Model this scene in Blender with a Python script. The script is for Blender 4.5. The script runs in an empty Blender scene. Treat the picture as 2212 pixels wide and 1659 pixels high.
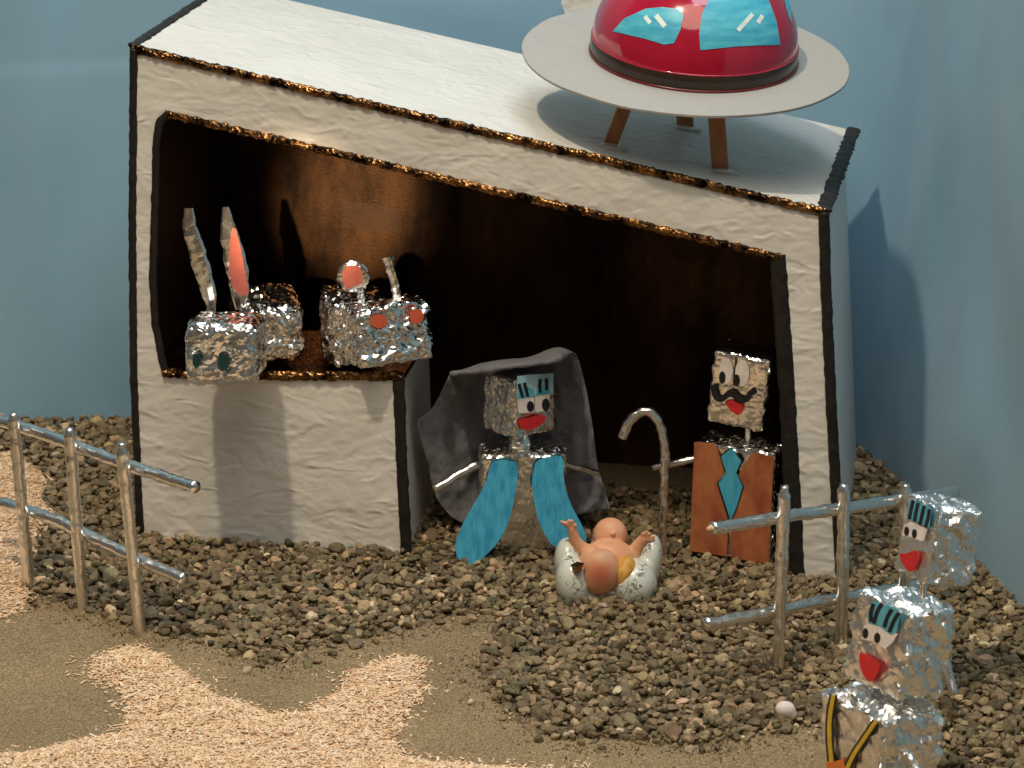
import bpy, bmesh, math, random
import numpy as np
from mathutils import Vector, Matrix, noise
from mathutils.geometry import tessellate_polygon

random.seed(7); RNG = np.random.default_rng(7)
scene = bpy.context.scene
S = 0.01                                   # everything below is measured in centimetres

# ------------------------------------------------------------------ camera
FPX, PITCH = 6400.0, math.radians(18.5)    # focal length in picture units (picture 2212 wide)
CAM = Vector((0, -137.577, 55.188))
cd = bpy.data.cameras.new('camera'); cam = bpy.data.objects.new('camera', cd)
scene.collection.objects.link(cam)
cam.location = CAM * S; cam.rotation_euler = (math.radians(90) - PITCH, 0, 0)
cd.sensor_width = 36; cd.lens = 36 * FPX / 2212
cd.clip_start = 0.02; cd.clip_end = 50
cd.dof.use_dof = True; cd.dof.focus_distance = 1.40; cd.dof.aperture_fstop = 32
scene.camera = cam

# ------------------------------------------------------------------ room light
world = bpy.data.worlds.new('World'); scene.world = world; world.use_nodes = True
bg = world.node_tree.nodes['Background']
bg.inputs[1].default_value = 0.18          # an ordinary room: pale cool ceiling, warm walls, dim floor
_n = world.node_tree.nodes; _l = world.node_tree.links
_tc = _n.new('ShaderNodeTexCoord'); _sp = _n.new('ShaderNodeSeparateXYZ'); _l.new(_tc.outputs['Generated'], _sp.inputs[0])
_mr = _n.new('ShaderNodeMapRange'); _mr.inputs[1].default_value = -1; _mr.inputs[2].default_value = 1; _l.new(_sp.outputs[2], _mr.inputs[0])
_rp = _n.new('ShaderNodeValToRGB'); _l.new(_mr.outputs[0], _rp.inputs[0]); _l.new(_rp.outputs[0], bg.inputs[0])
_e = _rp.color_ramp.elements; _e[0].position = .3; _e[0].color = (.12, .09, .06, 1); _e[1].position = .9; _e[1].color = (.62, .74, .86, 1)
_x = _e.new(.5); _x.color = (.60, .47, .34, 1); _x = _e.new(.68); _x.color = (.62, .55, .47, 1)

def lamp(name, kind, loc, target, power, col, **kw):
    l = bpy.data.lights.new(name, kind); l.energy = power; l.color = col
    for k, v in kw.items(): setattr(l, k, v)
    o = bpy.data.objects.new(name, l); scene.collection.objects.link(o)
    o.location = Vector(loc) * S
    o.rotation_euler = (Vector(target) - Vector(loc)).to_track_quat('-Z', 'Y').to_euler()
    return o
# warm gallery spot, high front left
lamp('gallery_spot', 'SPOT', (-28, -52, 147), (0, 0, 8), 50, (1.0, 0.84, 0.60), spot_size=math.radians(62), spot_blend=0.5, shadow_soft_size=0.028)
# cool ceiling light of the room
lamp('ceiling_light', 'AREA', (25, 5, 190), (5, 0, 5), 17.0, (0.76, 0.88, 1.0), shape='RECTANGLE', size=1.2, size_y=0.7)
# added warm fill above the camera, unseen: lifts shadows, gives the foil reflections
lamp('fill_lamp', 'AREA', (-5, -110, 185), (5, 0, 8), 14.0, (1.0, 0.88, 0.68), shape='DISK', size=1.2)
WALLP = (-8.6, 16.9, 13.6)
# added narrow spot, unseen: makes the copper glow on the bronze back wall
lamp('wall_glow_helper', 'SPOT', (-28, -125, 48), WALLP, 230.0, (1.0, 0.72, 0.42), spot_size=math.radians(3.7), spot_blend=1.0, shadow_soft_size=0.01)

vs = scene.view_settings
vs.view_transform = 'Standard'; vs.look = 'None'; vs.exposure = -0.16; vs.gamma = 1
scene.render.engine = 'CYCLES'
scene.cycles.max_bounces = 8; scene.cycles.sample_clamp_indirect = 3.0

# ------------------------------------------------------------------ measuring helpers
FW = Vector((0, math.cos(PITCH), -math.sin(PITCH))); UPV = Vector((0, math.sin(PITCH), math.cos(PITCH)))
def ray(x, y): return FW + Vector(((x - 1106) / FPX, 0, 0)) - UPV * ((y - 829.5) / FPX)
def on(x, y, P, n):
    r = ray(x, y); return CAM + r * ((P - CAM).dot(n) / r.dot(n))
def g(x, y, z=0.0): return on(x, y, Vector((0, 0, z)), Vector((0, 0, 1)))
def aty(x, y, Y): return on(x, y, Vector((0, Y, 0)), Vector((0, 1, 0)))
C0 = g(300, 1155); D0 = g(1810, 1250)
UU = (D0 - C0).normalized(); DD = Vector((-UU.y, UU.x, 0)); FN = -DD
ZZ = Vector((0, 0, 1))
def st(u, d, z): return C0 + UU * u + DD * d + ZZ * z       # stable coordinates
def uz(x, y):
    q = on(x, y, C0, FN); return ((q - C0).dot(UU), q.z)
def z6(x, y): return (x * .3971 + 1455.4, y * .3971 + 1000.6)
def z5(x, y): return (x * .3472 + 1303.8, y * .3472 + 727.7)
def z4(x, y): return (x * .3838 + 879.3, y * .3838 + 727.7)
def z3(x, y): return (x * .3290 + 303.2, y * .3290 + 424.5)
def zb(x, y): return (x * .18275 + 1152.2, y * .18275 + 1061.2)
def z1(x, y): return (x * .3564 + 1091.5, y * .3564)

# ------------------------------------------------------------------ object helpers
COL = scene.collection
ORG = {}
def thing(name, label, cat, base, group=None):
    o = bpy.data.objects.new(name, None); COL.objects.link(o)
    o.empty_display_size = 0.02
    o.location = Vector(base) * S; ORG[o] = Vector(base)
    tag(o, label, cat, group); return o
def tag(o, label, cat, group=None):
    o['label'] = label; o['category'] = cat
    if group: o['group'] = group
def mk(name, verts, faces, mat, parent=None, smooth=False, base=None):
    org = ORG[parent] if parent else (Vector(base) if base is not None else Vector((0, 0, 0)))
    me = bpy.data.meshes.new(name)
    me.from_pydata([((v[0] - org[0]) * S, (v[1] - org[1]) * S, (v[2] - org[2]) * S) for v in verts], [], faces)
    me.materials.append(mat); me.validate(); me.update()
    if smooth: me.polygons.foreach_set('use_smooth', [True] * len(me.polygons))
    o = bpy.data.objects.new(name, me); COL.objects.link(o); ORG[o] = org
    if parent: o.parent = parent
    else: o.location = org * S
    return o
def fixn(o):
    bm = bmesh.new(); bm.from_mesh(o.data); bmesh.ops.recalc_face_normals(bm, faces=bm.faces); bm.to_mesh(o.data); bm.free(); return o
def slab(name, poly, off, mat, parent, smooth=False):
    """polygon of world points extruded by the vector off"""
    n = len(poly); v = [Vector(p) for p in poly] + [Vector(p) + off for p in poly]
    tris = [list(t) for t in tessellate_polygon([v[:n]])]
    f = tris + [[i + n for i in t][::-1] for t in tris]
    f += [[i, i + n, (i + 1) % n + n, (i + 1) % n] for i in range(n)]
    return fixn(mk(name, v, f, mat, parent, smooth))
def prism(name, poly_uz, d0, d1, mat, parent):
    return slab(name, [st(u, d0, z) for u, z in poly_uz], DD * (d1 - d0), mat, parent)
def tube_data(path, rad, ring=10, step=.25, lump=0.0, lf=2.0, flat=None, caps=True, seed=0):
    """tube along path; rad: number or function of t; flat=(normal, ratio) squashes it along normal"""
    P = [Vector(p) for p in path]; L = [0]
    for a, b in zip(P, P[1:]): L.append(L[-1] + (b - a).length)
    n = max(2, int(L[-1] / step)); C = []
    for i in range(n + 1):
        s = L[-1] * i / n; k = 0
        while k < len(L) - 2 and s > L[k + 1]: k += 1
        C.append(P[k].lerp(P[k + 1], (s - L[k]) / max(1e-9, L[k + 1] - L[k])))
    v, f = [], []; ref = None
    for i, c in enumerate(C):
        t = (C[min(i + 1, n)] - C[max(i - 1, 0)]).normalized()
        if flat: a = flat[0] - t * flat[0].dot(t)
        elif ref is None: a = t.orthogonal()
        else: a = ref - t * ref.dot(t)
        a.normalize(); ref = a; b = t.cross(a)
        r = rad(i / n) if callable(rad) else rad
        for j in range(ring):
            an = 2 * math.pi * j / ring
            d = a * math.cos(an) * (flat[1] if flat else 1) + b * math.sin(an)
            k = 1 + lump * (noise.noise((c + d * r) * lf + Vector((seed * 7.3, 0, 0))) + .5 * noise.noise((c + d * r) * lf * 2.7))
            v.append(c + d * r * k)
    for i in range(n):
        for j in range(ring):
            f.append([i * ring + j, i * ring + (j + 1) % ring, (i + 1) * ring + (j + 1) % ring, (i + 1) * ring + j])
    if caps:
        f.append(list(range(ring))[::-1]); f.append([n * ring + j for j in range(ring)])
    return v, f
def tube(name, path, rad, mat, parent=None, smooth=True, base=None, **kw):
    v, f = tube_data(path, rad, **kw); return mk(name, v, f, mat, parent, smooth, base)
def catmull(pts, n=6, closed=False):
    P = [Vector(p) for p in pts]; N = len(P); out = []
    for i in range(N if closed else N - 1):
        if closed: a, b, c, d = P[i - 1], P[i], P[(i + 1) % N], P[(i + 2) % N]
        else: a, b, c, d = P[max(i - 1, 0)], P[i], P[i + 1], P[min(i + 2, N - 1)]
        for k in range(n):
            t = k / n
            out.append(.5 * ((2 * b) + (c - a) * t + (2 * a - 5 * b + 4 * c - d) * t * t + (3 * b - a - 3 * c + d) * t ** 3))
    if not closed: out.append(P[-1])
    return out
def cutout(name, pts, P0, n, mat, parent, off=.1, thick=.03, smooth=0):
    """flat paper shape glued on the plane (P0, n); pts as seen in the picture"""
    if smooth: pts = [(p.x, p.y) for p in catmull([(x, y, 0) for x, y in pts], smooth, True)]
    poly = [on(x, y, P0 + n * (off + thick), n) for x, y in pts]
    return slab(name, poly, -n * thick, mat, parent)
def ell(cx, cy, rx, ry, n=20, rot=0):
    c, s = math.cos(rot), math.sin(rot)
    return [(cx + rx * math.cos(a) * c - ry * math.sin(a) * s, cy + rx * math.cos(a) * s + ry * math.sin(a) * c) for a in [2 * math.pi * i / n for i in range(n)]]
def stroke(path, hw, n=5):
    P = catmull([(x, y, 0) for x, y in path], n) if len(path) > 2 else [Vector((x, y, 0)) for x, y in path]
    A, B = [], []
    for i, p in enumerate(P):
        t = (P[min(i + 1, len(P) - 1)] - P[max(i - 1, 0)]).normalized(); q = Vector((-t.y, t.x, 0))
        w = hw(i / (len(P) - 1)) if callable(hw) else hw
        A.append(p + q * w); B.append(p - q * w)
    return [(p.x, p.y) for p in A + B[::-1]]
def eul(yaw, tilt, roll):
    return Matrix.Rotation(math.radians(yaw), 3, 'Z') @ Matrix.Rotation(math.radians(tilt), 3, 'X') @ Matrix.Rotation(math.radians(roll), 3, 'Y')
def foil_box(name, c, M, size, mat, parent, amp=.06, r=.22, k=13, seed=0, taper=0.0, quiet_front=True):
    bm = bmesh.new(); bmesh.ops.create_cube(bm, size=1)
    k = int(k * 2.0); bmesh.ops.subdivide_edges(bm, edges=bm.edges, cuts=k, use_grid_fill=True)
    rr = random.Random(seed); h = Vector(size) / 2; off = Vector((seed * 3.1, seed * 1.7, 0))
    waves = []
    for w in range(11):
        d = Vector((rr.gauss(0, 1), rr.gauss(0, 1), rr.gauss(0, 1))).normalized(); wl = rr.uniform(.26, 1.15)
        waves.append((d / wl, rr.random(), wl * rr.uniform(.10, .22)))
    for v in bm.verts:
        p = Vector((v.co.x * size[0], v.co.y * size[1], v.co.z * size[2]))
        cell = max(size) / k * .25
        p += Vector((rr.uniform(-1, 1), rr.uniform(-1, 1), rr.uniform(-1, 1))) * cell
        inn = Vector([max(-h[i] + r, min(h[i] - r, p[i])) for i in range(3)])
        d = p - inn; nd = d.normalized() if d.length > 1e-6 else Vector((0, 0, 1))
        q = inn + nd * r
        qq = q + Vector((noise.noise(q * .9 + off), noise.noise(q * .9 - off), noise.noise(q * .9 + off * 2))) * .5
        dis = 0                                  # folded creases: planar facets between sharp folds
        for dv, ph, am in waves: t = (qq.dot(dv) + ph) % 1.0; dis += am * (abs(2 * t - 1) - .5)
        a = (amp / .07) * (.34 if quiet_front and nd.y < -.85 else 1.15)
        q += nd * a * (.38 * dis + rr.uniform(-.014, .014))
        if taper: q.x *= 1 + taper * (q.z / size[2])
        v.co = q
    bmesh.ops.triangulate(bm, faces=bm.faces, quad_method='SHORT_EDGE')
    vv = [c + M @ v.co for v in bm.verts]; bm.verts.index_update()
    ff = [[v.index for v in f.verts] for f in bm.faces]; bm.free()
    return mk(name, vv, ff, mat, parent)
def blob(parts, ring=18):
    """list of ellipsoids (center, (rx,ry,rz), Matrix) as one triangle soup for a voxel remesh"""
    V, F = [], []
    for c, r, M in parts:
        b = len(V); nu, nv = ring, ring // 2
        for i in range(nv + 1):
            th = math.pi * i / nv
            for j in range(nu):
                ph = 2 * math.pi * j / nu
                q = Vector((r[0] * math.sin(th) * math.cos(ph), r[1] * math.sin(th) * math.sin(ph), r[2] * math.cos(th)))
                V.append(Vector(c) + (M @ q if M else q))
        for i in range(nv):
            for j in range(nu):
                F.append([b + i * nu + j, b + (i + 1) * nu + j, b + (i + 1) * nu + (j + 1) % nu, b + i * nu + (j + 1) % nu])
    return V, F
def remesh(o, size, it=6):
    m = o.modifiers.new('remesh', 'REMESH'); m.mode = 'VOXEL'; m.voxel_size = size * S; m.use_smooth_shade = True
    m2 = o.modifiers.new('smooth', 'SMOOTH'); m2.factor = .5; m2.iterations = it

# ------------------------------------------------------------------ materials
def mat_new(name):
    m = bpy.data.materials.new(name); m.use_nodes = True
    nt = m.node_tree; return m, nt, nt.nodes['Principled BSDF'], nt.nodes.new('ShaderNodeTexCoord')
def N(nt, kind, **kw):
    n = nt.nodes.new(kind)
    for k, v in kw.items():
        if k.startswith('i_'): n.inputs[k[2:].replace('_', ' ')].default_value = v
        else: setattr(n, k, v)
    return n
def noise_node(nt, tc, scale, detail=4, rough=.55, stretch=None, kind='FBM', coord='Object', distort=0):
    n = N(nt, 'ShaderNodeTexNoise', noise_type=kind); n.inputs['Scale'].default_value = scale
    n.inputs['Detail'].default_value = detail; n.inputs['Roughness'].default_value = rough; n.inputs['Distortion'].default_value = distort
    if stretch:
        mp = N(nt, 'ShaderNodeMapping'); mp.inputs['Scale'].default_value = stretch
        nt.links.new(tc.outputs[coord], mp.inputs[0]); nt.links.new(mp.outputs[0], n.inputs['Vector'])
    else: nt.links.new(tc.outputs[coord], n.inputs['Vector'])
    return n
def ramp(nt, src, stops):
    r = nt.nodes.new('ShaderNodeValToRGB'); e = r.color_ramp.elements
    while len(e) < len(stops): e.new(.5)
    for x, (p, c) in zip(e, stops): x.position = p; x.color = (*c, 1)
    nt.links.new(src, r.inputs[0]); return r
def bump(nt, bs, src, strength, dist, prev=None):
    b = nt.nodes.new('ShaderNodeBump'); b.inputs['Strength'].default_value = strength; b.inputs['Distance'].default_value = dist
    nt.links.new(src, b.inputs['Height'])
    if prev: nt.links.new(prev.outputs[0], b.inputs['Normal'])
    nt.links.new(b.outputs[0], bs.inputs['Normal']); return b
def setp(bs, **kw):
    names = dict(rough='Roughness', metal='Metallic', spec='Specular IOR Level', coat='Coat Weight', sheen='Sheen Weight', sss='Subsurface Weight', col='Base Color')
    for k, v in kw.items():
        bs.inputs[names[k]].default_value = (*v, 1) if k == 'col' else v
def painted(name, c1, c2, rough=.5, scale=120, bs_=.2, bd=.0004, spec=.4, metal=0, stretch=None, coat=0):
    m, nt, b, tc = mat_new(name); setp(b, rough=rough, spec=spec, metal=metal, coat=coat)
    n = noise_node(nt, tc, scale, 5, .6, stretch)
    r = ramp(nt, n.outputs['Fac'], [(.3 if name != 'dark_bronze_paint' else .40, c1), (.62, c2)]); nt.links.new(r.outputs[0], b.inputs['Base Color'])
    if bs_: n2 = noise_node(nt, tc, scale * 4, 3); bump(nt, b, n2.outputs['Fac'], bs_, bd)
    return m
def foil_mat(name, col, rough, fine=1.0):
    m, nt, b, tc = mat_new(name); setp(b, metal=1, rough=rough, col=col)
    a = noise_node(nt, tc, 170, 4, .6, kind='RIDGED_MULTIFRACTAL')
    c = noise_node(nt, tc, 420, 3, .6)
    p = bump(nt, b, a.outputs['Fac'], .28 * fine, .0006)
    bump(nt, b, c.outputs['Fac'], .25 * fine, .0004, p)
    rn = noise_node(nt, tc, 90, 3); mr = N(nt, 'ShaderNodeMapRange'); mr.inputs[3].default_value = rough * .7; mr.inputs[4].default_value = rough * 1.6
    nt.links.new(rn.outputs['Fac'], mr.inputs[0]); nt.links.new(mr.outputs[0], b.inputs['Roughness'])
    return m
FOIL = foil_mat('crumpled_foil', (.90, .89, .87), .16, .8)
FOILR = foil_mat('dull_crumpled_foil', (.93, .92, .90), .26, 1.1)
FOILS = foil_mat('foil_wrapped_stick', (.90, .88, .85), .22, 1.5)

def paper_mache(name, stretch, col1, col2, strength, sc=70):
    m, nt, b, tc = mat_new(name); setp(b, rough=.5, spec=.45)
    n = noise_node(nt, tc, 22, 5, .6); r = ramp(nt, n.outputs['Fac'], [(.3, col1), (.7, col2)])
    nt.links.new(r.outputs[0], b.inputs['Base Color'])
    w = noise_node(nt, tc, sc, 4, .55, stretch, kind='RIDGED_MULTIFRACTAL', distort=.9)
    w2 = noise_node(nt, tc, 30, 3, .6, (1, 1, 1.6), distort=.3)
    fine = noise_node(nt, tc, 420, 5)
    p = bump(nt, b, w2.outputs['Fac'], .6 * strength, .004)
    p = bump(nt, b, w.outputs['Fac'], .55 * strength, .0016, p)
    bump(nt, b, fine.outputs['Fac'], .25, .0004, p)
    return m
WHITE_F = paper_mache('white_paper_mache_front', (.75, .75, 1.35), (.72, .69, .645), (.80, .775, .74), .85, 95)
WHITE_R = paper_mache('white_paper_mache_roof', (1, 1.15, 1), (.66, .65, .615), (.73, .72, .69), 1.3, 75)
WHITE_S = paper_mache('white_paper_mache_side', (1, 1, .5), (.72, .71, .69), (.80, .79, .77), .3, 60)
BRONZE = painted('dark_bronze_paint', (.012, .007, .005), (.31, .155, .058), .2, 120, .4, .0014, .5, 1)
BLACKP = painted('black_brown_paint', (.010, .008, .007), (.022, .018, .015), .55, 150, .4, .0006, .3)
def lining(name, c1, c2, rough, metal):
    m, nt, b, tc = mat_new(name); setp(b, rough=rough, metal=metal)
    n = noise_node(nt, tc, 26, 6, .65, (1, 1, .45)); r = ramp(nt, n.outputs['Fac'], [(.38, c1), (.70, c2)])
    nt.links.new(r.outputs[0], b.inputs['Base Color'])
    f = noise_node(nt, tc, 900, 2); bump(nt, b, f.outputs['Fac'], .25, .0004); return m
BRONZE_WALL = lining('bronze_wall_paint', (.02, .009, .0045), (.16, .074, .028), .42, .75)
BROWN_WALL = lining('brown_wall_paint', (.016, .010, .007), (.035, .02, .012), .5, .3)

def flat(name, c, rough=.6, vary=.12, **kw):
    c1 = tuple(x * (1 - vary) for x in c); c2 = tuple(min(1, x * (1 + vary)) for x in c)
    return painted(name, c1, c2, rough, 180, .15, .0002, **kw)
PAPER_W = flat('white_paper', (.78, .70, .66)); INK = flat('black_ink', (.012, .012, .014), .45)
RED_P = flat('red_paper', (.60, .025, .03), .5); PALE_B = flat('pale_blue_paper', (.36, .58, .66))
BLUE_P = flat('blue_eyelid_paper', (.10, .38, .50)); PINK_P = flat('salmon_paper', (.66, .17, .13), .6)
ORANGE_P = flat('orange_paper', (.75, .22, .05)); YELLOW_P = flat('yellow_paper', (.70, .47, .04))
TURQ = painted('turquoise_marker_paper', (.02, .22, .42), (.06, .40, .60), .55, 90, .15, .0002, stretch=(4, 4, .5))
TIE = painted('tie_marker_paper', (.035, .34, .54), (.08, .46, .66), .5, 120, .1, .0002, stretch=(4, 4, .5))
JACKET = painted('rust_marker_paper', (.27, .055, .03), (.48, .17, .065), .5, 75, .15, .0002, stretch=(1.3, 1.3, .8))
TEAL_D = flat('dark_teal_paper', (.01, .05, .05), .3)
NOSE = flat('red_orange_paper', (.58, .10, .05), .6)

# ------------------------------------------------------------------ table top, backdrop
def polyarea(pts): return [g(x, y) for x, y in pts]
GRAVEL = [(-60, 1215), (20, 971), (66, 997), (108, 1033), (84, 1060), (120, 1105), (80, 1138), (68, 1178), (64, 1227), (60, 1268), (110, 1285), (187, 1307), (237, 1331), (306, 1346), (395, 1366), (444, 1366), (488, 1400), (543, 1415), (607, 1425), (656, 1405), (740, 1386), (814, 1366), (888, 1351), (937, 1331), (970, 1329), (1028, 1317), (1072, 1329), (1052, 1380), (1026, 1425), (1051, 1478), (1074, 1517), (1120, 1542), (1154, 1574), (1239, 1601), (1315, 1590), (1392, 1597), (1507, 1605), (1546, 1593), (1622, 1590), (1768, 1559), (1850, 1600), (1900, 1760), (2300, 1760), (2330, 1430), (2212, 1300), (2100, 1180), (1960, 1050), (1845, 930), (1200, 905), (300, 890), (-40, 890), (-120, 960)]
GRAVEL = GRAVEL[1:]
STAR = [(-60, 1640), (0, 1620), (60, 1615), (183, 1583), (266, 1576), (276, 1519), (257, 1475), (237, 1462), (195, 1450), (199, 1420), (237, 1397), (296, 1387), (360, 1410), (395, 1440), (434, 1470), (464, 1490), (518, 1509), (592, 1534), (666, 1529), (691, 1504), (742, 1480), (748, 1448), (800, 1425), (864, 1410), (912, 1416), (903, 1490), (868, 1534), (855, 1588), (872, 1625), (937, 1635), (1091, 1647), (1270, 1656), (1400, 1690), (1200, 1780), (1050, 1900), (300, 1950), (-60, 1900)]
LEFTP = [(-200, 985), (-40, 975), (20, 971), (66, 997), (108, 1033), (84, 1060), (122, 1105), (78, 1138), (68, 1178), (64, 1227), (64, 1272), (42, 1308), (0, 1326), (-60, 1345), (-260, 1350)]
def inside(px, py, poly):
    r = np.zeros(len(px), bool); n = len(poly)
    for i in range(n):
        x1, y1 = poly[i].x, poly[i].y; x2, y2 = poly[i - 1].x, poly[i - 1].y
        c = ((y1 > py) != (y2 > py)) & (px < (x2 - x1) * (py - y1) / (y2 - y1 + 1e-12) + x1); r ^= c
    return r
def edge_dist(px, py, poly):
    d = np.full(len(px), 1e9); n = len(poly)
    for i in range(n):
        a, b = poly[i - 1], poly[i]; dx, dy = b.x - a.x, b.y - a.y
        t = np.clip(((px - a.x) * dx + (py - a.y) * dy) / (dx * dx + dy * dy + 1e-9), 0, 1)
        d = np.minimum(d, np.hypot(px - a.x - t * dx, py - a.y - t * dy))
    return d
GP, SP, LP = polyarea(GRAVEL), polyarea(STAR), polyarea(LEFTP)

def grid_mesh(name, x0, x1, y0, y1, step, zf, mat, keep=None):
    nx, ny = int((x1 - x0) / step) + 1, int((y1 - y0) / step) + 1
    v = []; f = []
    for j in range(ny):
        for i in range(nx):
            x, y = x0 + (x1 - x0) * i / (nx - 1), y0 + (y1 - y0) * j / (ny - 1); v.append((x, y, zf(x, y)))
    for j in range(ny - 1):
        for i in range(nx - 1): f.append((j * nx + i, j * nx + i + 1, (j + 1) * nx + i + 1, (j + 1) * nx + i))
    o = mk(name, v, f, mat, None, True); return o
m, nt, b, tc = mat_new('brown_sand'); setp(b, rough=.9, spec=.15)
n1 = noise_node(nt, tc, 900, 2, .8); n2 = noise_node(nt, tc, 18, 3)
r1 = ramp(nt, n1.outputs['Fac'], [(.28, (.115, .080, .042)), (.5, (.262, .19, .107)), (.70, (.43, .335, .215))])
r2 = ramp(nt, n2.outputs['Fac'], [(.3, (.85, .85, .85)), (.7, (1.1, 1.08, 1.05))])
mx = N(nt, 'ShaderNodeMix', data_type='RGBA', blend_type='MULTIPLY'); mx.inputs[0].default_value = 1
nt.links.new(r1.outputs[0], mx.inputs[6]); nt.links.new(r2.outputs[0], mx.inputs[7]); nt.links.new(mx.outputs[2], b.inputs['Base Color'])
n3 = noise_node(nt, tc, 1100, 3, .7); n4 = noise_node(nt, tc, 120, 4)
pb = bump(nt, b, n4.outputs['Fac'], .12, .002); bump(nt, b, n3.outputs['Fac'], .45, .001, pb)
SAND = m
sand = grid_mesh('sand_ground', -45, 45, -60, 24, .5, lambda x, y: -.28 + .10 * noise.noise((x * .22, y * .22, 0)) + .04 * noise.noise((x * .9, y * .9, 3)), SAND)
sand['kind'] = 'structure'

m, nt, b, tc = mat_new('blue_backdrop_cloth'); setp(b, rough=.42, spec=.35, sheen=.15)
n1 = noise_node(nt, tc, 6, 3); r1 = ramp(nt, n1.outputs['Fac'], [(.3, (.225, .42, .60)), (.7, (.29, .49, .66))])
nt.links.new(r1.outputs[0], b.inputs['Base Color'])
n2 = noise_node(nt, tc, 900, 2); n5 = noise_node(nt, tc, 14, 4, .6, (1, 1, .5), kind='RIDGED_MULTIFRACTAL'); p_ = bump(nt, b, n5.outputs['Fac'], .45, .005); bump(nt, b, n2.outputs['Fac'], .3, .0004, p_)
CLOTH = m
path = catmull([(-75, 10, 0), (-45, 19.5, 0), (-29, 20.6, 0), (-21, 21.2, 0), (-5, 20.8, 0), (10, 20.0, 0), (17, 18.6, 0), (20.2, 13.5, 0), (22, 5, 0), (24.6, -6.2, 0), (27.5, -20, 0), (33, -40, 0)], 14)
V, F = [], []; NZ = 220; H = 75.0
for i, p in enumerate(path):
    t = (path[min(i + 1, len(path) - 1)] - path[max(i - 1, 0)]).normalized(); nn = Vector((t.y, -t.x, 0))
    for k in range(NZ + 1):
        z = -1 + H * k / NZ; x = p.x; s = i * .18
        q = .6 * noise.noise((s * .55 + z * .012, z * .035, 1)) + .22 * noise.noise((s * 1.0 - z * .03, z * .07, 5))
        if x < -12: q += -.03 * math.exp(-((z - 20.6 - .03 * (x + 25)) / .4) ** 2) + .06 / (1 + math.exp((z - 20.6) / .2))   # ironed crease
        if x > 18: q += .30 * noise.noise((s * .75 + z * .06, z * .06, 9)) + .08 * (1 - 2 * abs(noise.noise((s * .5 - z * .09, z * .03, 2))))
        q *= min(1, .15 + (z + 1) / 8)
        V.append(p + nn * q + ZZ * z)
for i in range(len(path) - 1):
    for k in range(NZ): a = i * (NZ + 1) + k; F.append((a, a + NZ + 1, a + NZ + 2, a + 1))
back = mk('backdrop', V, F, CLOTH, None, True); back['kind'] = 'structure'

# ------------------------------------------------------------------ gravel
def vcol_mat(name, rough, spec, bscale, bstr):
    m, nt, b, tc = mat_new(name); setp(b, rough=rough, spec=spec)
    a = N(nt, 'ShaderNodeVertexColor', layer_name='Col')
    n = noise_node(nt, tc, bscale, 4, .65); r = ramp(nt, n.outputs['Fac'], [(.3, (.72, .72, .72)), (.7, (1.2, 1.2, 1.2))])
    mx = N(nt, 'ShaderNodeMix', data_type='RGBA', blend_type='MULTIPLY'); mx.inputs[0].default_value = 1
    nt.links.new(a.outputs[0], mx.inputs[6]); nt.links.new(r.outputs[0], mx.inputs[7]); nt.links.new(mx.outputs[2], b.inputs['Base Color'])
    bump(nt, b, n.outputs['Fac'], bstr, .0008); return m
PEB = vcol_mat('pebble_stone', .72, .3, 350, .35)
def np_mesh(name, V, F3, cols, mat, smooth):
    me = bpy.data.meshes.new(name); nf = len(F3); k = F3.shape[1]
    me.vertices.add(len(V)); me.vertices.foreach_set('co', (V * S).astype(np.float32).ravel())
    me.loops.add(nf * k); me.polygons.add(nf)
    me.polygons.foreach_set('loop_start', np.arange(nf, dtype=np.int32) * k)
    me.loops.foreach_set('vertex_index', F3.astype(np.int32).ravel())
    me.update(calc_edges=True)
    at = me.color_attributes.new('Col', 'FLOAT_COLOR', 'POINT')
    c4 = np.ones((len(V), 4), np.float32); c4[:, :3] = cols; at.data.foreach_set('color', c4.ravel())
    me.polygons.foreach_set('use_smooth', np.full(nf, smooth)); me.materials.append(mat); return me
bm = bmesh.new(); bmesh.ops.create_icosphere(bm, subdivisions=2, radius=1)
IV = np.array([v.co[:] for v in bm.verts]); bm.verts.index_update(); IF = np.array([[v.index for v in f.verts] for f in bm.faces]); bm.free()
def pebble_shape():
    d = np.ones(len(IV))
    for _ in range(10):                       # flatten a few sides: worn, angular stones
        n = RNG.normal(size=3); n /= np.linalg.norm(n); c = RNG.uniform(.40, .84)
        h = IV @ n; d = np.where(h > c * d, np.minimum(d, c / np.maximum(h, 1e-6)), d)
    V = IV * d[:, None] * np.array([1, RNG.uniform(.6, 1.0), RNG.uniform(.38, .8)])
    V += RNG.normal(size=V.shape) * .025
    return V
SHAPES = [pebble_shape() for _ in range(60)]
def pebble_cols(n):
    base = np.array([(.165, .135, .088), (.20, .162, .106), (.24, .19, .125), (.135, .118, .085), (.33, .26, .175), (.36, .265, .18), (.52, .43, .32), (.26, .185, .12)])
    w = np.array([.24, .24, .17, .14, .09, .05, .035, .035]); w /= w.sum()
    c = base[RNG.choice(len(base), n, p=w)]
    return c * RNG.uniform(.58, 1.45, (n, 1)) * RNG.uniform(.94, 1.06, (n, 3)) * np.array([1.0, .935, .81])
def rot_mats(n, tilt):
    a = RNG.uniform(0, 2 * np.pi, n); b = RNG.normal(0, tilt, n); c = RNG.normal(0, tilt, n)
    ca, sa, cb, sb, cc, sc = np.cos(a), np.sin(a), np.cos(b), np.sin(b), np.cos(c), np.sin(c); o = np.zeros(n); i = np.ones(n)
    Z = np.stack([ca, -sa, o, sa, ca, o, o, o, i], 1).reshape(n, 3, 3)
    X = np.stack([i, o, o, o, cb, -sb, o, sb, cb], 1).reshape(n, 3, 3)
    Y = np.stack([cc, o, sc, o, i, o, -sc, o, cc], 1).reshape(n, 3, 3)
    return X @ Y @ Z
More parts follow.
